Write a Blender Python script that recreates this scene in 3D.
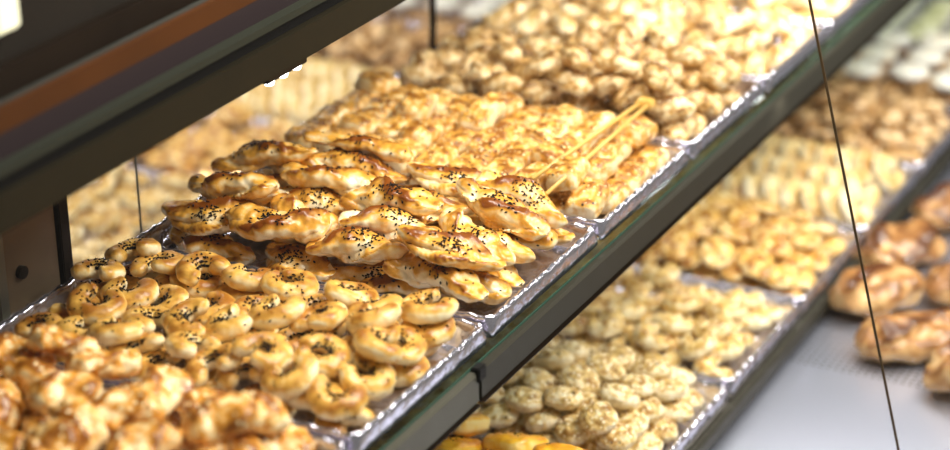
import bpy, math, random
import numpy as np
from mathutils import Matrix, Vector, Euler, noise as mnoise

for o in list(bpy.data.objects):
    bpy.data.objects.remove(o)
rng = np.random.default_rng(11)
random.seed(5)
C = bpy.context.scene.collection
PI = math.pi
S = 0.9                                    # metres per unit of camera height above the middle shelf
CAMZ = 1.70

# ---------------------------------------------------------------- camera, world, lights, exposure
FPX = 2243.0
ROT = np.array([[0.46047492, -0.36296258, 0.8100747],
                [-0.88754645, -0.17286594, 0.42705816],
                [-0.01497181, -0.91562849, -0.40174658]])
CAMP = np.array([0, 0, CAMZ])
def project(p):
    q = ROT.T @ (np.asarray(p, float) - CAMP)
    return 475 + FPX*q[0]/q[2], 225 + FPX*q[1]/q[2]
cam_d = bpy.data.cameras.new('camera')
cam = bpy.data.objects.new('camera', cam_d); C.objects.link(cam)
r_, d_, f_ = ROT[:, 0], ROT[:, 1], ROT[:, 2]
cam.matrix_world = Matrix(((r_[0], -d_[0], -f_[0], 0), (r_[1], -d_[1], -f_[1], 0),
                           (r_[2], -d_[2], -f_[2], CAMZ), (0, 0, 0, 1)))
cam_d.sensor_width = 36; cam_d.lens = 36*FPX/950
cam_d.clip_start = 0.05; cam_d.clip_end = 30
cam_d.dof.use_dof = True
cam_d.dof.focus_distance = 2.14
cam_d.dof.aperture_fstop = 2.5
bpy.context.scene.camera = cam

w = bpy.data.worlds.new('shop'); bpy.context.scene.world = w
w.use_nodes = True
w.node_tree.nodes['Background'].inputs[0].default_value = (1.0, 0.97, 0.88, 1)
w.node_tree.nodes['Background'].inputs[1].default_value = 0.15

def area(name, loc, target, sx, sy, power, col):
    l = bpy.data.lights.new(name, 'AREA'); l.shape = 'RECTANGLE'; l.size = sx; l.size_y = sy
    l.energy = power; l.color = col
    o = bpy.data.objects.new(name, l); C.objects.link(o); o.location = loc
    d = Vector(target) - Vector(loc)
    o.rotation_euler = d.to_track_quat('-Z', 'Y').to_euler()
    return o
area('case_light_strip', (1.80, 0.95, 1.80), (1.80, 1.0, 0.8), 0.14, 2.3, 25, (1.0, 0.95, 0.86))
area('ceiling_panel', (2.5, -0.6, 2.9), (2.1, 1.0, 0.7), 2.4, 1.0, 66, (1.0, 0.96, 0.90))
area('ceiling_panel_far', (5.2, 2.6, 2.9), (3.0, 1.2, 0.6), 1.0, 1.6, 18, (0.98, 0.97, 1.0))

area('lower_shelf_fill', (2.35, 0.93, 0.742), (2.35, 0.86, 0.5), 0.03, 2.7, 1.9, (1.0, 0.96, 0.88))  # added fill light, hidden behind the rail, to brighten the lower shelf
area('rear_tray_fill', (2.6, 1.62, 1.25), (2.6, 1.75, 0.5), 0.05, 3.0, 13, (1.0, 0.97, 0.92))  # unseen fill added to lift the pale cookies in the rear trays
vs = bpy.context.scene.view_settings
vs.view_transform = 'Standard'; vs.look = 'None'; vs.gamma = 1; vs.use_curve_mapping = False
vs.exposure = 0.40

# ---------------------------------------------------------------- materials
def lin(c):
    return tuple(((v/255)/12.92 if v/255 <= .04045 else ((v/255+.055)/1.055)**2.4) for v in c)+(1,)

def plain(name, col, rough=0.5, metal=0.0, bump=0.0, bscale=60, var=0.0):
    m = bpy.data.materials.new(name); m.use_nodes = True
    nt = m.node_tree; b = nt.nodes['Principled BSDF']
    b.inputs['Base Color'].default_value = lin(col)
    b.inputs['Roughness'].default_value = rough; b.inputs['Metallic'].default_value = metal
    if max(col) < 100: b.inputs['Specular IOR Level'].default_value = 0.15
    tc = nt.nodes.new('ShaderNodeTexCoord')
    n = nt.nodes.new('ShaderNodeTexNoise'); n.inputs['Scale'].default_value = bscale
    nt.links.new(tc.outputs['Object'], n.inputs['Vector'])
    if bump:
        bp = nt.nodes.new('ShaderNodeBump'); bp.inputs['Strength'].default_value = bump
        bp.inputs['Distance'].default_value = 0.004
        nt.links.new(n.outputs['Fac'], bp.inputs['Height']); nt.links.new(bp.outputs[0], b.inputs['Normal'])
    if var:
        mx = nt.nodes.new('ShaderNodeMix'); mx.data_type = 'RGBA'
        mx.inputs[6].default_value = lin(col); mx.inputs[7].default_value = lin(tuple(v*(1-var) for v in col))
        nt.links.new(n.outputs['Fac'], mx.inputs[0]); nt.links.new(mx.outputs[2], b.inputs['Base Color'])
    return m

def glass_mat(name, tint, refl=1.0, rough=0.02):
    m = bpy.data.materials.new(name); m.use_nodes = True
    nt = m.node_tree; nt.nodes.clear()
    out = nt.nodes.new('ShaderNodeOutputMaterial'); mix = nt.nodes.new('ShaderNodeMixShader')
    fr = nt.nodes.new('ShaderNodeFresnel'); fr.inputs['IOR'].default_value = 1.45
    tr = nt.nodes.new('ShaderNodeBsdfTransparent'); tr.inputs[0].default_value = tint
    gl = nt.nodes.new('ShaderNodeBsdfGlossy'); gl.inputs['Roughness'].default_value = rough
    mu = nt.nodes.new('ShaderNodeMath'); mu.operation = 'MULTIPLY'; mu.inputs[1].default_value = refl
    nt.links.new(fr.outputs[0], mu.inputs[0]); nt.links.new(mu.outputs[0], mix.inputs[0])
    nt.links.new(tr.outputs[0], mix.inputs[1]); nt.links.new(gl.outputs[0], mix.inputs[2])
    nt.links.new(mix.outputs[0], out.inputs[0])
    return m

def dough(name, pale, gold, brown, bias=0.0, rough=0.4, fleck=None, fleck_scale=260, fleck_amt=0.35,
          spots=0.0, bump=0.35, bscale=140, patch=55, amp=1.5):
    """baked dough: attribute 'bake' (how exposed the spot was in the oven) plus noise picks pale > gold > brown"""
    m = bpy.data.materials.new(name); m.use_nodes = True
    nt = m.node_tree; b = nt.nodes['Principled BSDF']; L = nt.links.new
    at = nt.nodes.new('ShaderNodeAttribute'); at.attribute_name = 'bake'
    tc = nt.nodes.new('ShaderNodeTexCoord'); oi = nt.nodes.new('ShaderNodeObjectInfo')
    mu = nt.nodes.new('ShaderNodeMath'); mu.operation = 'MULTIPLY'; mu.inputs[1].default_value = 7.0
    L(oi.outputs['Random'], mu.inputs[0])
    ad = nt.nodes.new('ShaderNodeVectorMath'); ad.operation = 'ADD'
    L(tc.outputs['Object'], ad.inputs[0]); L(mu.outputs[0], ad.inputs[1])
    n1 = nt.nodes.new('ShaderNodeTexNoise'); n1.inputs['Scale'].default_value = patch; n1.inputs['Detail'].default_value = 4
    L(ad.outputs[0], n1.inputs['Vector'])
    s1 = nt.nodes.new('ShaderNodeMath'); s1.operation = 'MULTIPLY_ADD'; s1.inputs[1].default_value = amp; s1.inputs[2].default_value = -amp/2 + bias
    L(n1.outputs['Fac'], s1.inputs[0])
    s2 = nt.nodes.new('ShaderNodeMath'); s2.operation = 'ADD'; L(s1.outputs[0], s2.inputs[0]); L(at.outputs['Fac'], s2.inputs[1])
    s3 = nt.nodes.new('ShaderNodeMath'); s3.operation = 'MULTIPLY_ADD'; s3.inputs[1].default_value = 0.22
    L(oi.outputs['Random'], s3.inputs[0]); L(s2.outputs[0], s3.inputs[2])
    rp = nt.nodes.new('ShaderNodeValToRGB'); L(s3.outputs[0], rp.inputs[0])
    e = rp.color_ramp.elements
    e[0].position = 0.12; e[0].color = lin(pale)
    e[1].position = 1.0; e[1].color = lin(brown)
    k = e.new(0.55); k.color = lin(gold)
    k = e.new(0.33); k.color = lin(tuple((a*0.6+c*0.4) for a, c in zip(pale, gold)))
    col = rp.outputs['Color']
    if fleck:
        v = nt.nodes.new('ShaderNodeTexVoronoi'); v.inputs['Scale'].default_value = fleck_scale
        L(ad.outputs[0], v.inputs['Vector'])
        lt = nt.nodes.new('ShaderNodeMath'); lt.operation = 'LESS_THAN'; lt.inputs[1].default_value = fleck_amt
        L(v.outputs['Distance'], lt.inputs[0])
        sel = nt.nodes.new('ShaderNodeSeparateColor'); L(v.outputs['Color'], sel.inputs[0])
        gt = nt.nodes.new('ShaderNodeMath'); gt.operation = 'GREATER_THAN'; gt.inputs[1].default_value = 0.45
        L(sel.outputs[0], gt.inputs[0])
        mm = nt.nodes.new('ShaderNodeMath'); mm.operation = 'MULTIPLY'; L(lt.outputs[0], mm.inputs[0]); L(gt.outputs[0], mm.inputs[1])
        mx = nt.nodes.new('ShaderNodeMix'); mx.data_type = 'RGBA'; mx.inputs[7].default_value = lin(fleck)
        L(mm.outputs[0], mx.inputs[0]); L(col, mx.inputs[6]); col = mx.outputs[2]
    if spots:
        v = nt.nodes.new('ShaderNodeTexVoronoi'); v.inputs['Scale'].default_value = 210
        L(ad.outputs[0], v.inputs['Vector'])
        lt = nt.nodes.new('ShaderNodeMath'); lt.operation = 'LESS_THAN'; lt.inputs[1].default_value = 0.3
        L(v.outputs['Distance'], lt.inputs[0])
        sel = nt.nodes.new('ShaderNodeSeparateColor'); L(v.outputs['Color'], sel.inputs[0])
        gt = nt.nodes.new('ShaderNodeMath'); gt.operation = 'LESS_THAN'; gt.inputs[1].default_value = spots
        L(sel.outputs[1], gt.inputs[0])
        mm = nt.nodes.new('ShaderNodeMath'); mm.operation = 'MULTIPLY'; L(lt.outputs[0], mm.inputs[0]); L(gt.outputs[0], mm.inputs[1])
        up = nt.nodes.new('ShaderNodeMath'); up.operation = 'MULTIPLY'
        g2 = nt.nodes.new('ShaderNodeMath'); g2.operation = 'GREATER_THAN'; g2.inputs[1].default_value = 0.4
        L(at.outputs['Fac'], g2.inputs[0]); L(g2.outputs[0], up.inputs[0]); L(mm.outputs[0], up.inputs[1])
        mx = nt.nodes.new('ShaderNodeMix'); mx.data_type = 'RGBA'; mx.inputs[7].default_value = lin((28, 22, 18))
        L(up.outputs[0], mx.inputs[0]); L(col, mx.inputs[6]); col = mx.outputs[2]
    L(col, b.inputs['Base Color'])
    b.inputs['Roughness'].default_value = rough
    n2 = nt.nodes.new('ShaderNodeTexNoise'); n2.inputs['Scale'].default_value = bscale; n2.inputs['Detail'].default_value = 3
    L(ad.outputs[0], n2.inputs['Vector'])
    bp = nt.nodes.new('ShaderNodeBump'); bp.inputs['Strength'].default_value = bump; bp.inputs['Distance'].default_value = 0.003
    L(n2.outputs['Fac'], bp.inputs['Height']); L(bp.outputs[0], b.inputs['Normal'])
    return m

CREAM = (246, 222, 172)
M = {
 'ring': dough('glazed_ring_dough', (255, 238, 196), (230, 179, 84), (164, 103, 32), 0.04, 0.34),
 'twist': dough('glazed_twist_dough', (255, 240, 204), (230, 168, 66), (128, 68, 20), 0.08, 0.25, bscale=70),
 'roll': dough('roll_dough', (255, 236, 192), (234, 174, 78), (146, 89, 28), 0.06, 0.34, (250, 226, 170), 240, 0.3, spots=0.16, patch=85, amp=2.4),
 'knot': dough('knot_dough', (250, 228, 182), (206, 160, 90), (122, 80, 30), 0.05, 0.42, (244, 214, 160), 260, 0.3, patch=100, amp=2.4),
 'finger': dough('finger_dough', (255, 236, 196), (226, 183, 104), (148, 103, 42), 0.0, 0.42, (250, 226, 176), 260, 0.32, patch=90, amp=2.4),
 'oval': dough('sesame_oval_dough', (255, 242, 210), (230, 198, 126), (160, 114, 48), -0.02, 0.5, (255, 240, 205), 230, 0.4, spots=0.10, bump=0.8, bscale=260, patch=130, amp=2.4),
 'sesring': dough('sesame_ring_dough', (255, 242, 204), (230, 192, 106), (160, 109, 40), 0.0, 0.45, (255, 240, 204), 230, 0.35, spots=0.08, bump=0.6, bscale=220, patch=130, amp=2.4),
 'flat': dough('flat_cookie_dough', (255, 238, 196), (230, 183, 92), (156, 98, 32), 0.06, 0.4, (252, 230, 180), 200, 0.35, bump=0.5, patch=85, amp=2.4),
 'disc': dough('disc_cookie_dough', (255, 244, 214), (232, 202, 134), (170, 120, 54), -0.08, 0.42),
 'brownc': dough('walnut_cookie_dough', (248, 222, 180), (204, 156, 94), (118, 76, 34), 0.12, 0.36, (244, 208, 160), 220, 0.3, patch=100, amp=2.4),
 'white': dough('white_cookie_dough', (255, 254, 246), (255, 250, 234), (244, 224, 184), -0.2, 0.5),
 'pist': dough('pistachio_cookie_dough', (250, 250, 232), (226, 226, 168), (160, 160, 84), -0.1, 0.5, (250, 250, 236), 200, 0.4),
 'bread': dough('glazed_bun_dough', (212, 174, 122), (156, 108, 62), (84, 46, 20), 0.18, 0.26, bscale=60),
 'cheese': dough('cheese_roll_dough', (252, 228, 178), (228, 158, 58), (144, 85, 24), 0.10, 0.32, (252, 228, 176), 160, 0.3, patch=80, amp=2.4),
 'yolk': dough('yolk_square_dough', (250, 224, 150), (244, 186, 40), (206, 128, 28), 0.1, 0.32),
 'seed': plain('black_seed', (26, 21, 20), 0.45),
 'foil': plain('bright_tray_foil', (214, 210, 224), 0.16, 0.92, 0.6, 55),
 'steel': plain('brushed_steel', (140, 136, 124), 0.38, 0.8, 0.1, 30),
 'bar': plain('grey_shelf_bar', (58, 55, 46), 0.5, 0.3, 0.08, 30),
 'palebar': plain('pale_shelf_bar', (92, 89, 78), 0.45, 0.5, 0.08, 30),
 'blackrub': plain('black_rubber', (18, 16, 14), 0.6),
 'gedge': plain('green_glass_edge', (52, 78, 66), 0.15),
 'fascia': plain('dark_olive_fascia', (36, 30, 15), 0.55, 0.0, 0, 8, 0.3),
 'darkmet': plain('dark_bronze_metal', (48, 36, 26), 0.35, 0.6, 0.1, 12, 0.3),
 'black': plain('black_gap', (14, 11, 9), 0.7),
 'mauve': plain('mauve_tray_wall', (44, 34, 36), 0.55, 0.0),
 'amber': plain('amber_crust', (120, 72, 26), 0.45, 0, 0.4, 40, 0.5),
 'screw': plain('dark_screw', (60, 54, 48), 0.35, 0.9),
 'wall': plain('dark_wall_paint', (92, 80, 64), 0.8),
 'floor': plain('shop_floor_tile', (150, 142, 130), 0.5),
 'cab': plain('cabinet_white', (196, 192, 186), 0.5),
 'paper': plain('white_paper_liner', (236, 234, 232), 0.7, 0, 0.3, 30),
 'wood': plain('pale_wood_stick', (226, 182, 96), 0.35, 0, 0.1, 80),
 'pane': glass_mat('clear_front_glass', (0.985, 0.99, 0.985, 1), 0.03),
 'shelfglass': glass_mat('green_shelf_glass', (0.80, 0.88, 0.84, 1), 0.6),
 'joint': plain('dark_joint_seal', (84, 66, 44), 0.4),
}
# stainless deck: hairline metal with a field of small perforations
def deck_mat():
    m = bpy.data.materials.new('perforated_stainless'); m.use_nodes = True
    nt = m.node_tree; b = nt.nodes['Principled BSDF']; L = nt.links.new
    b.inputs['Base Color'].default_value = lin((196, 199, 216)); b.inputs['Metallic'].default_value = 0.85
    b.inputs['Roughness'].default_value = 0.34
    tc = nt.nodes.new('ShaderNodeTexCoord'); mp = nt.nodes.new('ShaderNodeMapping')
    mp.inputs['Scale'].default_value = (1/0.009, 1/0.009, 1)
    L(tc.outputs['Object'], mp.inputs[0])
    fr = nt.nodes.new('ShaderNodeVectorMath'); fr.operation = 'FRACTION'; L(mp.outputs[0], fr.inputs[0])
    sb = nt.nodes.new('ShaderNodeVectorMath'); sb.operation = 'SUBTRACT'; sb.inputs[1].default_value = (.5, .5, 0); L(fr.outputs[0], sb.inputs[0])
    sp = nt.nodes.new('ShaderNodeSeparateXYZ'); L(sb.outputs[0], sp.inputs[0])
    cb = nt.nodes.new('ShaderNodeCombineXYZ'); L(sp.outputs[0], cb.inputs[0]); L(sp.outputs[1], cb.inputs[1])
    ln = nt.nodes.new('ShaderNodeVectorMath'); ln.operation = 'LENGTH'; L(cb.outputs[0], ln.inputs[0])
    lt = nt.nodes.new('ShaderNodeMath'); lt.operation = 'LESS_THAN'; lt.inputs[1].default_value = 0.26; L(ln.outputs['Value'], lt.inputs[0])
    sx = nt.nodes.new('ShaderNodeSeparateXYZ'); L(tc.outputs['Object'], sx.inputs[0])
    g = nt.nodes.new('ShaderNodeMath'); g.operation = 'GREATER_THAN'; g.inputs[1].default_value = -0.24; L(sx.outputs[0], g.inputs[0])
    g2 = nt.nodes.new('ShaderNodeMath'); g2.operation = 'LESS_THAN'; g2.inputs[1].default_value = 0.55; L(sx.outputs[0], g2.inputs[0])
    m1 = nt.nodes.new('ShaderNodeMath'); m1.operation = 'MULTIPLY'; L(lt.outputs[0], m1.inputs[0]); L(g.outputs[0], m1.inputs[1])
    m2 = nt.nodes.new('ShaderNodeMath'); m2.operation = 'MULTIPLY'; L(m1.outputs[0], m2.inputs[0]); L(g2.outputs[0], m2.inputs[1])
    mx = nt.nodes.new('ShaderNodeMix'); mx.data_type = 'RGBA'
    mx.inputs[6].default_value = lin((196, 199, 216)); mx.inputs[7].default_value = lin((90, 88, 90))
    L(m2.outputs[0], mx.inputs[0]); L(mx.outputs[2], b.inputs['Base Color'])
    return m
M['deck'] = deck_mat()

# ---------------------------------------------------------------- mesh helpers
def mesh(name, V, F, mat, bake=None, smooth=True):
    me = bpy.data.meshes.new(name)
    me.from_pydata([tuple(map(float, v)) for v in V], [], [tuple(map(int, f)) for f in F]); me.update()
    if bake is not None:
        a = me.attributes.new('bake', 'FLOAT', 'POINT'); a.data.foreach_set('value', np.asarray(bake, np.float32))
    me.materials.append(mat)
    if smooth: me.polygons.foreach_set('use_smooth', [True]*len(me.polygons))
    return me
def link(name, me, parent=None, loc=(0, 0, 0)):
    o = bpy.data.objects.new(name, me); C.objects.link(o); o.location = loc
    if parent: o.parent = parent
    return o
def tag(o, label=None, cat=None, group=None, kind=None):
    if label: o['label'] = label
    if cat: o['category'] = cat
    if group: o['group'] = group
    if kind: o['kind'] = kind
    return o
def empty(name, loc):
    o = bpy.data.objects.new(name, None); C.objects.link(o); o.location = loc; o.empty_display_size = .02
    return o
class MB:
    def __init__(s): s.V = []; s.F = []
    def add(s, V, F):
        n = len(s.V); s.V += [tuple(v) for v in V]; s.F += [tuple(i+n for i in f) for f in F]; return s
    def box(s, x0, y0, z0, x1, y1, z1, bev=0.0):
        if bev:
            import bmesh
            bm = bmesh.new(); bmesh.ops.create_cube(bm, size=1)
            for v in bm.verts:
                v.co = Vector((x0+(v.co.x+.5)*(x1-x0), y0+(v.co.y+.5)*(y1-y0), z0+(v.co.z+.5)*(z1-z0)))
            bmesh.ops.bevel(bm, geom=list(bm.edges), offset=bev, segments=2, affect='EDGES')
            bm.verts.ensure_lookup_table()
            s.add([v.co[:] for v in bm.verts], [[v.index for v in f.verts] for f in bm.faces]); bm.free(); return s
        V = [(x0, y0, z0), (x1, y0, z0), (x1, y1, z0), (x0, y1, z0), (x0, y0, z1), (x1, y0, z1), (x1, y1, z1), (x0, y1, z1)]
        return s.add(V, [(0, 3, 2, 1), (4, 5, 6, 7), (0, 1, 5, 4), (1, 2, 6, 5), (2, 3, 7, 6), (3, 0, 4, 7)])
    def rod(s, p, q, r, n=12, r2=None):
        p, q = Vector(p), Vector(q); d = (q-p).normalized(); a = d.orthogonal().normalized(); b = d.cross(a)
        r2 = r if r2 is None else r2
        V = [(c + (a*math.cos(t) + b*math.sin(t))*rr)[:] for c, rr in ((p, r), (q, r2)) for t in [2*PI*i/n for i in range(n)]]
        F = [(i, (i+1) % n, n+(i+1) % n, n+i) for i in range(n)] + [tuple(range(n))[::-1], tuple(range(n, 2*n))]
        return s.add(V, F)
    def prism(s, P, x0, x1):   # profile P of (y, z) swept along x
        n = len(P)
        V = [(x0, y, z) for y, z in P] + [(x1, y, z) for y, z in P]
        return s.add(V, [(i, (i+1) % n, n+(i+1) % n, n+i) for i in range(n)] + [tuple(range(n))[::-1], tuple(range(n, 2*n))])
    def build(s, name, mat, parent=None, smooth=False, loc=(0, 0, 0)):
        return link(name, mesh(name, s.V, s.F, mat, smooth=smooth), parent, loc)

def grid_faces(nu, nv, wrap=True):
    F = []
    for i in range(nu-1):
        for j in range(nv if wrap else nv-1):
            F.append((i*nv+j, i*nv+(j+1) % nv, (i+1)*nv+(j+1) % nv, (i+1)*nv+j))
    return F
def nz(P, sc, seed=0.0):
    return np.array([mnoise.noise(Vector((p[0]*sc+seed, p[1]*sc+seed*1.7, p[2]*sc-seed))) for p in P])
def vnormals(V, F):
    N = np.zeros_like(V)
    for f in F:
        if len(f) < 3: continue
        a, b, c = V[f[0]], V[f[1]], V[f[2]]
        n = np.cross(b-a, c-a)
        for i in f: N[i] += n
    return N/(np.linalg.norm(N, axis=1)[:, None]+1e-12)
def finish(V, F, seed, amp, sc, up_w=0.75, extra=None, low=0.0):
    """lumpy displacement + bake value; rests the lowest point on z=0"""
    V = np.array(V, float); N = vnormals(V, F)
    c = V.mean(0)
    if np.sum(N*(V-c)) < 0: N = -N; F = [tuple(reversed(f)) for f in F]
    n = nz(V, sc, seed) + 0.5*nz(V, sc*2.3, seed+9)
    V = V + N*(n*amp + (nz(V, 32, seed+4)*low if low else 0))[:, None]
    N = vnormals(V, F)
    t_ = np.clip((N[:, 2]-0.12)/0.70, 0, 1); t_ = t_*t_*(3-2*t_)
    bake = np.clip(0.04 + up_w*t_*0.72 + 0.30*n, 0, 1)
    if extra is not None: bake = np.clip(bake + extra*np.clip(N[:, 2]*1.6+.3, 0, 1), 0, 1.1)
    V[:, 2] -= V[:, 2].min()
    V[:, :2] -= (V[:, :2].max(0)+V[:, :2].min(0))/2
    return V, F, bake, N

def ring_shape(seed, R=0.0165, r=0.0105, gap=0.9, sq=0.9, cross=True, amp=0.0014, nu=44, nv=18, flat=0.85):
    rs = np.random.default_rng(seed); V = []
    a0 = rs.uniform(0, .3)
    for i in range(nu):
        u = i/(nu-1); a = gap/2 + u*(2*PI-gap)
        rr = r*(0.72+0.42*math.sin(PI*u)**0.7)
        e = min(u, 1-u)*(nu-1)
        k = math.sqrt(max(0.0, 1-max(0, (2.2-e)/2.3)**2)) if e < 2.2 else 1
        Rr = R*(1-0.10*abs(math.cos(a)))
        cx, cy = Rr*math.cos(a), sq*Rr*math.sin(a)
        cz = (0.45*r*(1-min(1, u*5))) if cross else 0
        if cross and u < .22: cx -= r*.35*(1-u/.22)
        for j in range(nv):
            t = 2*PI*j/nv
            rad = rr*k*math.cos(t)
            V.append((cx+rad*math.cos(a), cy+rad*math.sin(a), cz+flat*rr*k*math.sin(t)))
    F = grid_faces(nu, nv); F.append(tuple(range(nv))[::-1]); F.append(tuple(range((nu-1)*nv, nu*nv)))
    return finish(V, F, seed*3.1, amp, 90, 0.8)

def twist_shape(seed, hl=0.062, R=0.019, lobes=2, turns=0.8, depth=0.34, pinch=0.32, amp=0.0016, nu=80, nv=40, flat=0.8,
                bend=0.004, power=1.6):
    rs = np.random.default_rng(seed); V = []; X = []
    ph = rs.uniform(0, 2*PI); bd = rs.uniform(-1, 1)*bend; off = rs.uniform(-.15, .15)
    for i in range(nu):
        u = -1+2*i/(nu-1)
        body = (max(0, 1-abs((u-off)/(1+abs(off)))**power))**0.85
        env = pinch + (1-pinch)*body
        e = min(i, nu-1-i); env *= math.sqrt(max(0.02, 1-max(0, (4-e)/4.05)**2)) if e < 4 else 1
        for j in range(nv):
            t = 2*PI*j/nv; tw = t*lobes/1.0 + ph + turns*2*PI*u
            q = (tw/(2*PI)) % 1.0
            saw = q/0.84 if q < 0.84 else (1-q)/0.16
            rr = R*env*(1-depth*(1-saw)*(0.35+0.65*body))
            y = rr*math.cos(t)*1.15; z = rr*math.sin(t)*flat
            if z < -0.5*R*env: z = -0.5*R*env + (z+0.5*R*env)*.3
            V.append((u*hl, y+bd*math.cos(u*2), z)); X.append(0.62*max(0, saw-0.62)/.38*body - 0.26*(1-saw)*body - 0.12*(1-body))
    F = grid_faces(nu, nv); F.append(tuple(range(nv))[::-1]); F.append(tuple(range((nu-1)*nv, nu*nv)))
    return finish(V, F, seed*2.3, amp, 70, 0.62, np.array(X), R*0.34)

def blob_shape(seed, a=0.026, b=0.020, c=0.011, amp=0.0022, sc=110, n=3.0, up=0.75, nu=26, nv=40, e1=1.0, e2=1.0):
    V = []
    sg = lambda v, e: math.copysign(abs(v)**e, v)
    for i in range(nu):
        p = -PI/2 + PI*(i+0.02)/(nu-1+0.04)
        for j in range(nv):
            t = 2*PI*j/nv
            V.append((a*sg(math.cos(p), e1)*sg(math.cos(t), e2), b*sg(math.cos(p), e1)*sg(math.sin(t), e2), c*sg(math.sin(p), e1)))
    F = grid_faces(nu, nv); F.append(tuple(range(nv))[::-1]); F.append(tuple(range((nu-1)*nv, nu*nv)))
    return finish(V, F, seed*1.9, amp, sc, up)

def seeds_mesh(name, V, N, seed, count, spread, centre=None, size=0.0012):
    rs = np.random.default_rng(seed)
    ok = np.where(N[:, 2] > 0.25)[0]
    cs = centre if centre is not None else [V[rs.choice(ok)][:2]]
    SV = []; SF = []; k = 0; tries = 0
    while k < count and tries < count*30:
        tries += 1
        i = rs.choice(ok); p = V[i]
        d = min(math.hypot(p[0]-q[0], p[1]-q[1]) for q in cs)
        if rs.random() > math.exp(-(d/spread)**2)+0.015: continue
        n = N[i]; t = np.cross(n, rs.normal(size=3)); t /= np.linalg.norm(t)+1e-9; b = np.cross(n, t)
        c = p + n*size*0.35 + rs.normal(size=3)*size*0.5*(1-abs(n))
        s = size*rs.uniform(.8, 1.2); base = len(SV)
        SV += [c+t*s*1.5, c-t*s*1.5, c+b*s*.8, c-b*s*.8, c+n*s*.8, c-n*s*.6]
        SF += [(base+a_, base+b_, base+c_) for a_, b_, c_ in ((0, 2, 4), (2, 1, 4), (1, 3, 4), (3, 0, 4), (2, 0, 5), (1, 2, 5), (3, 1, 5), (0, 3, 5))]
        k += 1
    return mesh(name, SV, SF, M['seed'])

# a kind = list of variants (mesh, seed mesh or None, vertex array for the piling test)
def make_kind(name, shapes, mat, seeds=None):
    out = []
    for q, (V, F, bake, N) in enumerate(shapes):
        me = mesh(name, V, F, mat, bake)
        sm = None
        if seeds: sm = seeds_mesh('seeds', V, N, q+3, seeds['count'], seeds['spread'], seeds.get('centre'), seeds.get('size', .0012))
        out.append((me, sm, V))
    return {'name': name, 'v': out, 'first': {}}
def instance(kind, vi, Mx, label, cat, group):
    me, sm, _ = kind['v'][vi]
    if vi not in kind['first']:
        o = link(kind['name'], me)
        if sm is not None: tag(link('seeds', sm, o), 'small black seeds', kind='stuff')
        kind['first'][vi] = o
    else:
        src = kind['first'][vi]
        o = src.copy(); C.objects.link(o)
        for ch in src.children:
            c = ch.copy(); C.objects.link(c); c.parent = o
    o.matrix_world = Matrix([list(r) for r in Mx])
    tag(o, label, cat, group)
    return o

ORD = ['first', 'second', 'third', 'fourth', 'fifth', 'sixth', 'seventh', 'eighth', 'ninth', 'tenth', 'eleventh', 'twelfth',
       'thirteenth', 'fourteenth', 'fifteenth', 'sixteenth', 'seventeenth', 'eighteenth', 'nineteenth', 'twentieth'] + [str(i)+'th' for i in range(21, 60)]
def railY(px): return 445-0.941*(px-420)
def backY(px): return 240-0.60*(px-130)
def seen_mid(p):
    x, y = project(p); return -70 < x < 1000 and -80 < y < 520
def seen_low(p):
    x, y = project(p)
    if not (-60 < x < 1020 and -60 < y < 520): return False
    return y > railY(x)-45 or (y < backY(x)+30 and y > -60)
G = 0.0025
class Pile:
    def __init__(s, x0, x1, y0, y1, z, pc=97):
        s.pc = pc; s.b = (x0, x1, y0, y1); s.z = z
        s.H = np.full((int((x1-x0)/G)+2, int((y1-y0)/G)+2), z)
    def fit(s, V, x, y):
        ix = np.floor((V[:, 0]+x-s.b[0])/G).astype(int); iy = np.floor((V[:, 1]+y-s.b[2])/G).astype(int)
        np.clip(ix, 0, s.H.shape[0]-1, ix); np.clip(iy, 0, s.H.shape[1]-1, iy)
        d = s.H[ix, iy]-V[:, 2]
        return ix, iy, max(float(np.percentile(d, s.pc)), s.z-float(V[:, 2].min()))
    def drop(s, V0, x, y, yaw, maxtilt=0.45, jit=0.006, tries=5, tilt0=(0, 0)):
        best = None
        for k in range(tries):
            a = yaw + rng.uniform(-1, 1)*(0.15 if k else 0)
            xx = x + rng.uniform(-jit, jit); yy = y + rng.uniform(-jit, jit)
            R = np.array(Euler((tilt0[0], tilt0[1], a), 'XYZ').to_matrix())
            V = V0 @ R.T
            lo, hi = V[:, :2].min(0), V[:, :2].max(0)
            xx = min(max(xx, s.b[0]-lo[0]), s.b[1]-hi[0]); yy = min(max(yy, s.b[2]-lo[1]), s.b[3]-hi[1])
            ix, iy, z = s.fit(V, xx, yy)
            # lean to the surface below
            h = s.H[ix, iy]; A = np.c_[V[:, 0], V[:, 1], np.ones(len(V))]
            try: co = np.linalg.lstsq(A, h, rcond=None)[0]
            except Exception: co = (0, 0, 0)
            gx, gy = co[0]*0.7, co[1]*0.7
            g = math.hypot(gx, gy); mt = math.tan(maxtilt)
            if g > mt: gx *= mt/g; gy *= mt/g
            n = np.array([-gx, -gy, 1.0]); n /= np.linalg.norm(n)
            q = np.array(Vector((0, 0, 1)).rotation_difference(Vector(n)).to_matrix())
            R2 = q @ R; V2 = V0 @ R2.T
            lo, hi = V2[:, :2].min(0), V2[:, :2].max(0)
            xx = min(max(xx, s.b[0]-lo[0]), s.b[1]-hi[0]); yy = min(max(yy, s.b[2]-lo[1]), s.b[3]-hi[1])
            ix2, iy2, z2 = s.fit(V2, xx, yy)
            ztop = z2 + V2[:, 2].mean()
            if best is None or ztop < best[0]: best = (ztop, R2, V2, xx, yy, z2, ix2, iy2)
        _, R2, V2, xx, yy, z2, ix, iy = best
        np.maximum.at(s.H, (ix, iy), V2[:, 2]+z2)
        Mx = np.eye(4); Mx[:3, :3] = R2; Mx[:3, 3] = (xx, yy, z2+0.0002)
        return Mx

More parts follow.
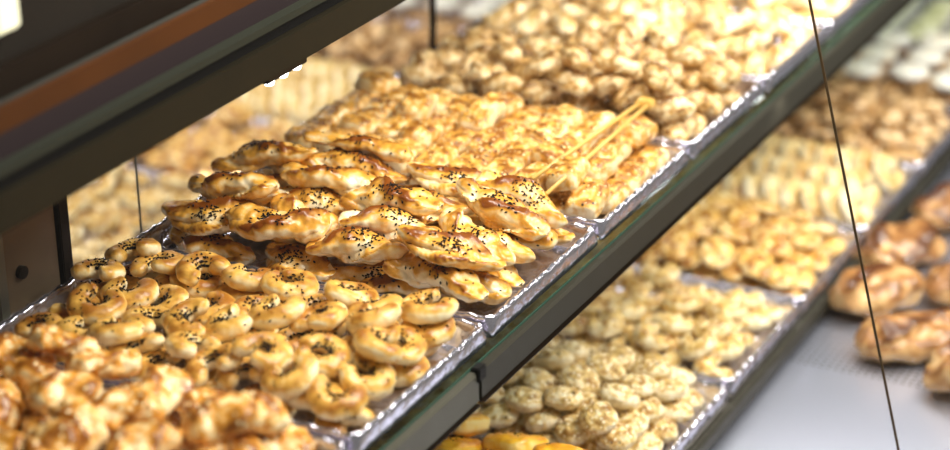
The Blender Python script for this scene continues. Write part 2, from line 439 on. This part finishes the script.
def heap(kind, box, z, layers, nx, ny, yaw, yj, look, cat, group, place, seen, insets=None, maxtilt=0.45, tilt0=0.0, jit=0.006, tries=5):
    """layers of a staggered grid dropped one piece at a time; yaw = base direction, yj = how far it wanders"""
    x0, x1, y0, y1 = box; p = Pile(x0, x1, y0, y1, z)
    for L in range(layers):
        ins = insets[L] if insets else (0.012*L, 0.012*L, 0.02*L, 0.008*L)      # x0, x1, y0 (front), y1 (back)
        ax0, ax1, ay0, ay1 = x0+ins[0], x1-ins[1], y0+ins[2], y1-ins[3]
        mx = max(1, round(nx*(ax1-ax0)/(x1-x0))); my = max(1, round(ny*(ay1-ay0)/(y1-y0)))
        idx = [(i, j) for i in range(mx) for j in range(my)]
        rng.shuffle(idx); idx = [tuple(map(int, t)) for t in idx]
        for i, j in idx:
            st = 0.5*((j+L) % 2) if mx > 1 else 0
            cx = ax0 + (i+0.30+0.42*st+0.1)/mx*(ax1-ax0); cy = ay0 + (j+0.5)/my*(ay1-ay0)
            vi = int(rng.integers(len(kind['v'])))
            V = kind['v'][vi][2]
            Mx = p.drop(V, cx, cy, yaw + rng.uniform(-yj, yj), maxtilt, jit, tries, (rng.uniform(-tilt0, tilt0), rng.uniform(-tilt0, tilt0)))
            if not seen((cx, cy, Mx[2, 3])): continue
            lay = 'top layer' if L == layers-1 else ('bottom layer' if L == 0 else ORD[L]+' layer')
            instance(kind, vi, Mx, '%s, %s, %s, %s row, %s from the front rim' % (look, place, lay, ORD[i], ORD[j]), cat, group)
    return p

# ---------------------------------------------------------------- room and case (structure)
ZM = CAMZ-1.0*S           # middle shelf, level of the tray rims
ZL = CAMZ-1.3*S           # lower shelf, level of the tray rims
ZD = CAMZ-1.352*S           # stainless deck
YF, YB = 0.935*S, 1.385*S
LYF, LYM, LYB = 0.868*S, 1.42*S, 2.25*S
def struct(o): return tag(o, kind='structure')
struct(MB().box(-2, -3, -0.05, 9, 6, 0).build('floor', M['floor']))
struct(MB().box(-2, 2.6, 0, 9, 2.7, 3.2).build('wall_back', M['wall']))

# glass geometry (needed for the deck too)
XJ = 2.15*S
gz = lambda h: (0.7347-(h-0.7338)*0.2528)*S      # y of the sloping glass at depth h below the camera
# deck
root = empty('display_counter', (2.5, 1.2, 0))
MB().box(-1.7, -0.70, 0.0, 2.6, 0.88, ZD-0.02).build('cabinet_body', M['cab'], root)
MB().box(-2.5, -0.72, ZD-0.02, 2.8, 0.9, ZD).build('deck_plate', M['deck'], root)
MB().box(-2.5, -0.728, ZD-0.05, 2.8, -0.7202, ZD-0.0005, 0.003).build('front_lip', M['steel'], root)
tag(root, 'stainless steel counter deck with rows of small holes, under the glazed buns', 'counter')

# lower shelf board on short feet
root = empty('lower_shelf', (0, 0, 0))
LX0, LX1 = 1.2, 4.6
MB().box(LX0, LYF-0.004, ZL-0.033, LX1, LYB+0.02, ZL-0.026).build('shelf_board', M['steel'], root)
MB().box(LX0, LYF-0.010, ZL-0.036, LX1, LYF-0.004, ZL-0.018, 0.0015).build('front_edge', M['bar'], root)
for yy in (LYF+0.02, LYB-0.04):
    MB().box(LX0, yy, ZD, LX1, yy+0.02, ZL-0.033).build('riser', M['steel'], root)
tag(root, 'long steel lower shelf carrying trays of sesame cookies', 'shelf')

# middle shelf: glass board, brackets
root = empty('glass_shelf', (0, 0, 0))
MX0, MX1 = 0.95, 3.72
MB().box(MX0, YF-0.002, ZM-0.034, MX1, YB+0.012, ZM-0.026).build('glass_board', M['shelfglass'], root)
MB().box(MX0, YF-0.0035, ZM-0.034, MX1, YF-0.002, ZM-0.024).build('green_glass_edge', M['gedge'], root)
tag(root, 'long glass middle shelf with green edge carrying the seeded pastries', 'shelf')
XS = 1.80*S*0.975
def rail(x0, x1, mat, label, dz=0.0):
    r = empty('shelf_rail', (x0, YF, ZM))
    MB().prism([(-0.010, -0.056-dz), (-0.004, -0.059-dz), (0.004, -0.059-dz), (0.004, -0.0345), (-0.0035, -0.0345), (-0.0035, -0.026), (-0.008, -0.026), (-0.010, -0.029)], 0, x1-x0).build('channel', mat, r)
    MB().prism([(-0.0125, -0.0600-dz), (0.004, -0.0600-dz), (0.004, -0.0592-dz), (-0.0125, -0.0592-dz)], 0, x1-x0).build('lower_lip', M['darkmet'], r)
    tag(r, label, 'rail', 'shelf rails under the middle shelf front')
rail(MX0, XS, M['palebar'], 'short paler rail section under the near trays, left of the dark joint')
rail(XS+0.006, MX1, M['bar'], 'long grey metal rail running under the far trays of the middle shelf')
tag(MB().box(XS-0.004, YF-0.013, ZM-0.036, XS+0.010, YF-0.0036, ZM-0.022, 0.001).build('rail_joint_cap', M['blackrub']),
    'black rubber cap on the joint between both shelf rails', 'cap')
# uprights behind the middle shelf
PX1 = 1.717*S+0.020
root = empty('support_post', (PX1, YB+0.022, ZL-0.026))
hp = (CAMZ-0.785*S)-(ZL-0.026)
MB().box(-0.30, 0, 0, -0.016, 0.03, hp, 0.002).build('face_plate', plain('bronze_steel', (150, 126, 100), 0.4, 0.5, 0.15, 9, 0.45), root)
MB().box(-0.015, -0.004, 0, 0.0, 0.034, hp, 0.001).build('dark_edge_strip', M['darkmet'], root)
MB().box(-0.112, -0.004, 0, -0.098, -0.0005, hp, 0.001).build('slotted_channel', M['steel'], root)
sc = MB().rod((-0.075, 0.001, ZM-(ZL-0.026)+0.022), (-0.075, -0.005, ZM-(ZL-0.026)+0.022), 0.0065, 16).build('screw', M['screw'], root, False)
tag(root, 'wide bronze steel support post with one screw behind the ring pastries', 'post')
def xat(px, py, Y):      # where the sight line of a mark in the photograph meets a depth; used once, for uprights
    r = ROT @ np.array([px-475, py-225, FPX]); k = Y/r[1]; return r*k + CAMP
for nm, px, py, rr, mat, lab in (('shelf_upright', 428, 58, 0.0045, 'darkmet', 'thin dark upright rod at the back edge of the middle shelf'),
                                 ('hanging_wire', 140, 215, 0.0012, 'steel', 'very thin wire hanging behind the left braided pastries')):
    q = xat(px, py, YB+0.02)
    t = empty(nm, (q[0], q[1], ZL-0.026))
    MB().rod((0, 0, 0.006), (0, -0.012 if rr > .003 else 0, hp), rr, 12).build('rod', M[mat], t, True)
    MB().rod((0, 0, 0), (0, 0, 0.006), rr*3, 16).build('foot', M[mat], t, True)
    tag(t, lab, 'rod' if rr > .003 else 'wire')

# top shelf (upper left of the picture), dark and near
HB = 0.785; YT = 1.195*S; ZT = CAMZ-HB*S
root = empty('top_shelf', (0.5, YT, ZT))
MB().box(0, 0, 0, 3.3, 0.018, 0.033, 0.001).build('fascia', M['fascia'], root)
MB().box(0, 0.006, 0.033, 3.3, 0.30, 0.046).build('dark_gap', M['black'], root)  # the gap's darkness is put in as a solid black slab
MB().box(0, 0.019, 0.004, 3.3, 0.30, 0.030).build('board', M['fascia'], root)
MB().box(0, 0.000, 0.046, 3.3, 0.32, 0.053).build('glass_top', plain('grey_green_glass_edge', (44, 46, 38), 0.35), root)
MB().box(0, 0.012, 0.053, 3.3, 0.018, 0.074).build('front_fence', M['mauve'], root)
MB().box(0, 0.012, 0.0742, 3.3, 0.018, 0.0935).build('amber_strip', plain('dark_amber_wood', (92, 50, 14), 0.5, 0, 0, 6, 0.6), root)
tag(root, 'dark top shelf beam crossing the upper left above the braided pastries', 'shelf')
root = empty('case_hood', (0.5, YT+0.029, ZT+0.092))
MB().box(-0.2, 0.0, 0.02, 3.6, 0.02, 0.42, 0.003).build('hood_panel', plain('dark_hood', (40, 33, 26), 0.6, 0.0, 0.0, 5, 0.5), root)
MB().box(-0.2, -0.006, 0.002, 3.6, 0.026, 0.03, 0.002).build('lower_rim', M['darkmet'], root)
for xx in (0.0, 1.6, 3.2): MB().box(xx, 0.002, -0.0385, xx+0.02, 0.018, 0.0025).build('bracket', M['darkmet'], root)
tag(root, 'dark hood panel above the top shelf in the upper left', 'panel')

# ---------------------------------------------------------------- trays
def make_tray(x0, x1, y0, y1, z, label, group, depth=0.021, mat=None, name='shiny_tray'):
    """thin tray: floor, sloped walls, rolled rim; front rim crimped into small beads"""
    mat = mat or M['foil']
    nxs = max(8, int((x1-x0)/0.0045)); nys = max(8, int((y1-y0)/0.0045))
    loop = [(x0+(x1-x0)*i/nxs, y0, 0) for i in range(nxs)] + [(x1, y0+(y1-y0)*i/nys, 1) for i in range(nys)] + \
           [(x1-(x1-x0)*i/nxs, y1, 2) for i in range(nxs)] + [(x0, y1-(y1-y0)*i/nys, 3) for i in range(nys)]
    n = len(loop); cx, cy = (x0+x1)/2, (y0+y1)/2
    prof = [(-0.0035, -0.017), (-0.003, -0.010), (0.0, -0.0035), (0.0005, 0.0), (0.0025, 0.0022), (0.005, 0.0015), (0.0075, -0.001), (0.0085, -0.006), (0.013, -depth+0.002), (0.016, -depth)]
    V = []; acc = 0
    for k, (ins, dz) in enumerate(prof):
        for q, (x, y, sd) in enumerate(loop):
            crimp = 0.0016*max(0, math.sin(q*0.0045*2*PI/0.021)) if k in (3, 4, 5, 6) else 0
            rr = 0.012
            xi = min(max(x, x0+ins), x1-ins); yi = min(max(y, y0+ins), y1-ins)
            # rounded corners
            cxr = min(max(xi, x0+rr), x1-rr); cyr = min(max(yi, y0+rr), y1-rr)
            if (xi < x0+rr or xi > x1-rr) and (yi < y0+rr or yi > y1-rr):
                d = math.hypot(xi-cxr, yi-cyr); m = rr-ins if rr > ins else 0.0
                if d > 1e-9 and d > m: xi = cxr+(xi-cxr)*m/d; yi = cyr+(yi-cyr)*m/d
            V.append((xi-x0, yi-y0, dz+crimp))
    F = [(k*n+i, k*n+(i+1) % n, (k+1)*n+(i+1) % n, (k+1)*n+i) for k in range(len(prof)-1) for i in range(n)]
    F.append(tuple((len(prof)-1)*n+i for i in range(n)))
    me = mesh(name, V, F, mat)
    o = link(name, me, None, (x0, y0, z))
    sol = o.modifiers.new('thickness', 'SOLIDIFY'); sol.thickness = 0.0008; sol.offset = -1
    tag(o, label, 'tray', group)
    return o
DV = [v*S for v in (1.262, 1.531, 1.803, 2.072, 2.335, 2.590, 2.835, 3.085, 3.34, 3.60, 3.86, 4.1)]
names = ['foreground tray of crusty rolls', 'near tray of ring pastries', 'tray of long twisted pastries', 'tray of rectangular sliced rolls',
         'tray of lumpy brown knots', 'tray of golden fingers', 'tray of small pale knots', 'far tray of golden ovals at the top edge']
for k, nm in enumerate(names):
    make_tray(DV[k]+0.004, DV[k+1]-0.004, YF, YB, ZM, 'shiny crimped ' + nm + ' on the middle shelf', 'shiny trays on the middle shelf')
def mid_box(k): return (DV[k]+0.015, DV[k+1]-0.015, YF+0.014, YB-0.015)
ZMF = ZM-0.021+0.0010
LD = [v*S for v in (1.54, 1.80, 2.06, 2.32, 2.58, 2.84, 3.11, 3.38, 3.66, 3.95, 4.25)]
lnames = ['tray of cookies behind the near post', 'tray of yolk glazed squares under the rail', 'tray of sesame ovals', 'tray of sesame rings', 'tray of flat golden cookies',
          'tray of cookies standing on edge', 'tray of brown walnut cookies', 'tray of white round cookies', 'tray of pistachio cookies', 'farthest tray of pale cookies']
for k, nm in enumerate(lnames):
    if k >= 1: make_tray(LD[k]+0.004, LD[k+1]-0.004, LYF, LYM-0.004, ZL, 'shiny ' + nm + ' on the lower shelf, front row', 'shiny trays on the lower shelf')
    make_tray(LD[k]+0.004, LD[k+1]-0.004, LYM+0.004, LYB-0.004, ZL, 'shiny ' + nm + ' on the lower shelf, rear row', 'shiny trays on the lower shelf')
def low_box(k, rear=False):
    return (LD[k]+0.015, LD[k+1]-0.015, (LYM+0.016) if rear else LYF+0.014, (LYB-0.015) if rear else LYM-0.016)
ZLF = ZL-0.021+0.0010

# ---------------------------------------------------------------- pastries
K = {}
K['ring'] = make_kind('ring_pastry', [ring_shape(s, R=rR, r=rr, gap=g) for s, rR, rr, g in
     ((1, .0190, .0100, .8), (2, .0180, .0104, 1.2), (3, .0198, .0096, .5), (4, .0185, .0102, 1.6), (5, .0192, .0104, .9), (6, .0176, .0106, 1.4))],
     M['ring'], dict(count=70, spread=0.0085, centre=[(0.001, 0.0)], size=.00125))
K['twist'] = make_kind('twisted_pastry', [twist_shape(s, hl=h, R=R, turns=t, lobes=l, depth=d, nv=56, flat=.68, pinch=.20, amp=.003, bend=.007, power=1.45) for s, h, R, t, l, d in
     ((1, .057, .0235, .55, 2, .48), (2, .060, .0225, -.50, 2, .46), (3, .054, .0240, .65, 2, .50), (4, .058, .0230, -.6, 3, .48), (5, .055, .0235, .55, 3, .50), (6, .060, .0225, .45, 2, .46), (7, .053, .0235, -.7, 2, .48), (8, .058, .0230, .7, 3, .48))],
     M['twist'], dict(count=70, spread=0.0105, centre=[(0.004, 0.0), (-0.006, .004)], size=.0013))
K['roll'] = make_kind('sliced_roll', [blob_shape(s, .0250, .0172, .0118, .0030, 85, e1=.50, e2=.40) for s in (1, 2, 3, 4, 5)], M['roll'])
K['knot'] = make_kind('knot_cookie', [twist_shape(s, hl=.026, R=.0165, lobes=3, turns=.9, depth=.42, pinch=.45, nu=40, nv=36, amp=.002, power=2.4) for s in (1, 2, 3, 4)], M['knot'])
K['finger'] = make_kind('finger_cookie', [twist_shape(s, hl=.034, R=.0135, lobes=2, turns=.5, depth=.3, pinch=.55, nu=44, nv=30, amp=.0016, power=3) for s in (1, 2, 3)], M['finger'])
K['smallknot'] = make_kind('pale_knot_cookie', [twist_shape(s, hl=.027, R=.015, lobes=3, turns=.7, depth=.35, pinch=.5, nu=36, nv=30, amp=.002, power=2.4) for s in (7, 8, 9)], M['finger'])
K['cheese'] = make_kind('crusty_roll', [twist_shape(s, hl=.030, R=.0195, lobes=3, turns=.5, depth=.3, pinch=.5, nu=44, nv=36, amp=.003, power=2.6) for s in (1, 2, 3)], M['cheese'])
K['oval'] = make_kind('sesame_oval_cookie', [blob_shape(s, .0230, .0195, .0115, .0022, 120, nu=30, nv=44) for s in (1, 2, 3, 4, 5)], M['oval'])
K['sesring'] = make_kind('sesame_ring_cookie', [ring_shape(s, R=.0155, r=.0105, gap=g, amp=.0018, flat=.85) for s, g in ((11, .5), (12, .9), (13, .35), (14, 1.2))], M['sesring'])
K['flat'] = make_kind('flat_golden_cookie', [blob_shape(s, .031, .021, .0085, .0024, 80) for s in (1, 2, 3)], M['flat'])
K['disc'] = make_kind('standing_cookie', [ring_shape(s, R=rr, r=.0115, gap=.25, sq=1.0, cross=False, amp=.0014, flat=.74) for s, rr in ((21, .0175), (22, .0190), (23, .0165))], M['disc'])
K['brownc'] = make_kind('walnut_cookie', [twist_shape(s, hl=.026, R=.0165, lobes=3, turns=.6, depth=.4, pinch=.5, nu=36, nv=30, amp=.0024, power=2.4) for s in (4, 5, 6)], M['brownc'])
K['white'] = make_kind('white_round_cookie', [blob_shape(s, .029, .029, .011, .0008, 60) for s in (1, 2)], M['white'])
K['pist'] = make_kind('pistachio_cookie', [blob_shape(s, .028, .024, .012, .0014, 90) for s in (1, 2)], M['pist'])
K['yolk'] = make_kind('yolk_glazed_square', [blob_shape(s, .030, .028, .011, .0026, 75, e1=.6, e2=.5) for s in (1, 2)], M['yolk'], dict(count=45, spread=.011, centre=[(0, 0)], size=.0012))
K['bread'] = make_kind('glazed_bun', [twist_shape(s, hl=.062, R=.036, lobes=3, turns=.5, depth=.26, pinch=.42, nu=56, nv=44, amp=.002, power=2.6, flat=.78) for s in (31, 32, 33)], M['bread'])

# middle shelf
heap(K['cheese'], mid_box(0), ZMF, 2, 4, 8, 0.4, 1.2, 'crusty cheese roll', 'roll', 'crusty rolls in the foreground tray', 'foreground tray', seen_mid, tries=3)
heap(K['ring'], mid_box(1), ZMF, 2, 4, 9, 0.2, PI, 'black-seeded ring pastry', 'pastry', 'black-seeded ring pastries in the near tray', 'near tray', seen_mid,
     insets=[(0, 0, -.02, .004), (0, .002, -.004, .012)], tilt0=.12, maxtilt=.30, tries=14, jit=.011)
heap(K['twist'], mid_box(2), ZMF, 2, 5, 3.8, PI/2+.0, .34, 'long twisted seeded pastry', 'pastry', 'long twisted pastries with black seeds', 'twist tray', seen_mid,
     insets=[(0, 0, -.01, 0), (.004, 0, .0, .0), (.045, .05, .11, 0.06)], maxtilt=.24, tries=22, jit=.014)
heap(K['roll'], mid_box(3), ZMF, 2, 4, 10, 0.0, .12, 'rectangular sliced roll', 'roll', 'rectangular sliced rolls with seeds', 'sliced roll tray', seen_mid,
     insets=[(0, 0, -.006, 0), (0, 0, .02, 0), (0, .01, .09, .0)], maxtilt=.25, jit=.002)
heap(K['knot'], mid_box(4), ZMF, 3, 4, 9, .6, 1.3, 'lumpy brown knot cookie', 'cookie', 'lumpy brown knot cookies', 'knot tray', seen_mid, tries=3,
     insets=[(0, 0, 0, 0), (0, 0, .0, .01), (0, 0, .03, .17)])
heap(K['finger'], mid_box(5), ZMF, 2, 3, 11, .2, .5, 'golden finger cookie', 'cookie', 'golden finger cookies', 'finger tray', seen_mid, tries=3)
heap(K['smallknot'], mid_box(6), ZMF, 2, 4, 9, .6, 1.3, 'small pale knot cookie', 'cookie', 'small pale knot cookies', 'pale knot tray', seen_mid, tries=2)
heap(K['flat'], mid_box(7), ZMF, 2, 3, 10, .6, 1.3, 'golden oval cookie', 'cookie', 'golden oval cookies in the far tray', 'far tray', seen_mid, tries=2)

# lower shelf
def both(kind, k, layers, nx, ny, yaw, yj, look, cat, group, place, **kw):
    heap(kind, low_box(k), ZLF, layers, nx, ny, yaw, yj, look, cat, group, place, seen_low, **kw)
    heap(kind, low_box(k, True), ZLF, layers, nx, ny, yaw, yj, look, cat, group+' behind', 'rear '+place, seen_low, **kw)
heap(K['oval'], low_box(0, True), ZLF, 3, 5, 12, .4, 1.2, 'pale cookie', 'cookie', 'pale cookies behind the post', 'rear tray by the post', seen_low, tries=2)
heap(K['yolk'], low_box(1), ZLF, 2, 4, 7, 0, .4, 'yolk-glazed square', 'pastry', 'yolk glazed squares', 'square tray', seen_low)
heap(K['sesring'], low_box(1, True), ZLF, 3, 5, 10, .4, 1.2, 'golden ring cookie', 'cookie', 'golden ring cookies behind', 'rear square tray', seen_low, tries=2)
both(K['oval'], 2, 3, 5, 10, 1.2, .5, 'sesame oval cookie', 'cookie', 'sesame oval cookies', 'oval tray', tries=4, maxtilt=.6,
     insets=[(0, 0, 0, 0), (0, 0.0, .012, 0), (0.01, 0.02, .035, 0)])
both(K['sesring'], 3, 2, 5, 9, .3, 1.5, 'sesame ring cookie', 'cookie', 'sesame ring cookies', 'ring tray', tries=4, tilt0=.2)
both(K['flat'], 4, 3, 4, 9, .6, 1.0, 'flat golden cookie', 'cookie', 'flat golden cookies', 'flat cookie tray', tries=3, insets=[(0, 0, 0, 0), (0, 0, .01, 0), (0, 0, .04, 0)])
# cookies standing on edge in rows
def standing(box, z, look, place, group, rows=3, pitch=0.0265):
    x0, x1, y0, y1 = box
    zc = 0.0275
    for r in range(rows):
        cx = x0 + (r+0.5)/rows*(x1-x0)
        n = int((y1-y0-0.03)/pitch)
        for q in range(n):
            cy = y0+0.026+(q+0.5*(r % 2))*pitch+rng.uniform(-.0015, .0015)
            if not seen_low((cx, cy, z+.03)): continue
            vi = int(rng.integers(3)); V = K['disc']['v'][vi][2]
            ln = 0.92+rng.uniform(-.05, .05)
            R = np.array(Euler((ln, 0, rng.uniform(-.14, .14)-.25), 'XYZ').to_matrix())
            V2 = V @ R.T
            Mx = np.eye(4); Mx[:3, :3] = R; Mx[:3, 3] = (cx+rng.uniform(-.002, .002), cy, z-V2[:, 2].min())
            instance(K['disc'], vi, Mx, '%s, %s, %s row, %s from the front' % (look, place, ORD[r], ORD[q]), 'cookie', group)
standing(low_box(5), ZLF, 'pale ring cookie on edge', 'front tray', 'cookies standing on edge')
standing(low_box(5, True), ZLF, 'pale ring cookie on edge', 'rear tray', 'cookies standing on edge behind')
both(K['brownc'], 6, 3, 4, 9, .6, 1.3, 'brown walnut cookie', 'cookie', 'brown walnut cookies', 'walnut tray', tries=2)
both(K['brownc'], 7, 1, 4, 9, .6, 1.3, 'brown walnut cookie', 'cookie', 'brown walnut cookies under the white ones', 'mixed tray', tries=2)
for rear_ in (False, True):
    heap(K['white'], low_box(7, rear_), ZLF+0.030, 1, 3, 7 if not rear_ else 10, 0, 1.0, 'white cookie', 'cookie', 'white round cookies' + (' behind' if rear_ else ''),
         ('rear ' if rear_ else '')+'mixed tray', seen_low, tries=2, jit=.003, maxtilt=.2)
both(K['pist'], 8, 1, 4, 7, 0, 1.0, 'pistachio cookie', 'cookie', 'pistachio cookies', 'pistachio tray', tries=2, jit=.002)
both(K['pist'], 9, 1, 4, 7, 0, 1.0, 'pale green cookie', 'cookie', 'pale cookies in the farthest tray', 'farthest tray', tries=2, jit=.002)

# glazed buns on the deck
for q, (px, py, yaw, lab) in enumerate(((908, 340, -.95, 'glazed bun lying alone, nearest whole one on the steel deck'),
        (876, 297, -.75, 'glazed bun close to the lower shelf edge, crossed by the glass joint'),
        (900, 252, -.35, 'large glazed bun right behind the thin glass joint'),
        (974, 286, -.95, 'glazed bun cut by the right picture edge, middle height'),
        (968, 370, -.3, 'glazed bun cut by the right picture edge, lowest one'),
        (962, 214, -1.0, 'glazed bun farthest back on the steel deck'))):
    r = ROT @ np.array([px-475, py-225, FPX]); k = (ZD+.02-CAMZ)/r[2]; p = CAMP + r*k
    V = K['bread']['v'][q % 3][2]
    Mx = np.eye(4); Mx[:3, :3] = np.array(Euler((0, 0, yaw), 'XYZ').to_matrix()); Mx[:3, 3] = (p[0], p[1], ZD+.0005)
    instance(K['bread'], q % 3, Mx, lab, 'bun', 'glazed buns on the steel deck')

# ---------------------------------------------------------------- front glass
def pane(x0, x1, h0, h1, label):
    P = [(gz(h0), CAMZ-h0*S), (gz(h1), CAMZ-h1*S), (gz(h1)-0.003, CAMZ-h1*S), (gz(h0)-0.003, CAMZ-h0*S)]
    o = MB().prism(P, x0, x1).build('front_glass', M['pane'])
    tag(o, label, 'glass', 'sloping front glass panes')
pane(0.8, XJ-0.0009, 0.30, 1.3515, 'sloping clear front glass pane, left of the thin dark joint')
pane(XJ+0.0009, 4.9, 0.30, 1.3515, 'sloping clear front glass pane, right of the thin dark joint')
P = [(gz(.30)-.0003, CAMZ-.30*S), (gz(1.3515)-.0003, CAMZ-1.3515*S), (gz(1.3515)-0.0028, CAMZ-1.3515*S), (gz(.30)-0.0028, CAMZ-.30*S)]
tag(MB().prism(P, XJ-0.0007, XJ+0.0007).build('glass_joint', M['joint']), 'thin dark sealed joint between both front glass panes', 'seal')

# ---------------------------------------------------------------- loose extras
# two slim sticks of a pair of tongs lying along the sliced rolls
ZT2 = ZM+0.036
t = empty('serving_tongs', (1.84, 0.89, ZT2))
MB().rod((0, 0, 0), (0.262, 0.004, 0.004), 0.0022, 10, 0.0026).build('arm', M['wood'], t, True)
MB().rod((0.03, 0.030, 0), (0.262, 0.014, 0.004), 0.0022, 10, 0.0026).build('arm', M['wood'], t, True)
MB().box(0.258, 0.000, -0.001, 0.276, 0.019, 0.008, 0.002).build('hinge', M['wood'], t)
tag(t, 'pale slim tongs lying lengthwise on top of the rectangular sliced rolls', 'tongs')
# three small lit diodes under the top shelf
em = bpy.data.materials.new('lit_diode'); em.use_nodes = True
b = em.node_tree.nodes['Principled BSDF']; b.inputs['Emission Color'].default_value = (0.95, 0.97, 1, 1); b.inputs['Emission Strength'].default_value = 14
b.inputs['Base Color'].default_value = (1, 1, 1, 1)
t = empty('diode_lamp', (1.675, YT+0.003, ZT-0.006))
MB().box(-0.035, 0, 0, 0.035, 0.012, 0.006, 0.001).build('lamp_strip', M['darkmet'], t)
for q in range(3): MB().rod((-0.024+0.024*q, 0.006, 0), (-0.024+0.024*q, 0.006, -0.004), 0.0055, 14, 0.004).build('diode', em, t, True)
tag(t, 'three small bright white diodes under the edge of the top shelf', 'lamp')

# bright little lamp at the upper left
q = xat(6, 14, YT+0.015)
t = empty('hood_lamp', (q[0], q[1], q[2]))
lm = plain('frosted_lamp', (240, 236, 200), 0.4)
b = lm.node_tree.nodes['Principled BSDF']
b.inputs['Emission Color'].default_value = (1, 0.95, 0.7, 1); b.inputs['Emission Strength'].default_value = 0.45
MB().box(-0.016, -0.004, -0.014, 0.014, 0.004, 0.020, 0.003).build('lamp_glass', lm, t)
MB().box(-0.020, 0.0042, -0.018, 0.018, 0.012, 0.024, 0.002).build('lamp_back', M['black'], t)
tag(t, 'small glowing cream lamp at the upper left corner of the picture', 'lamp')
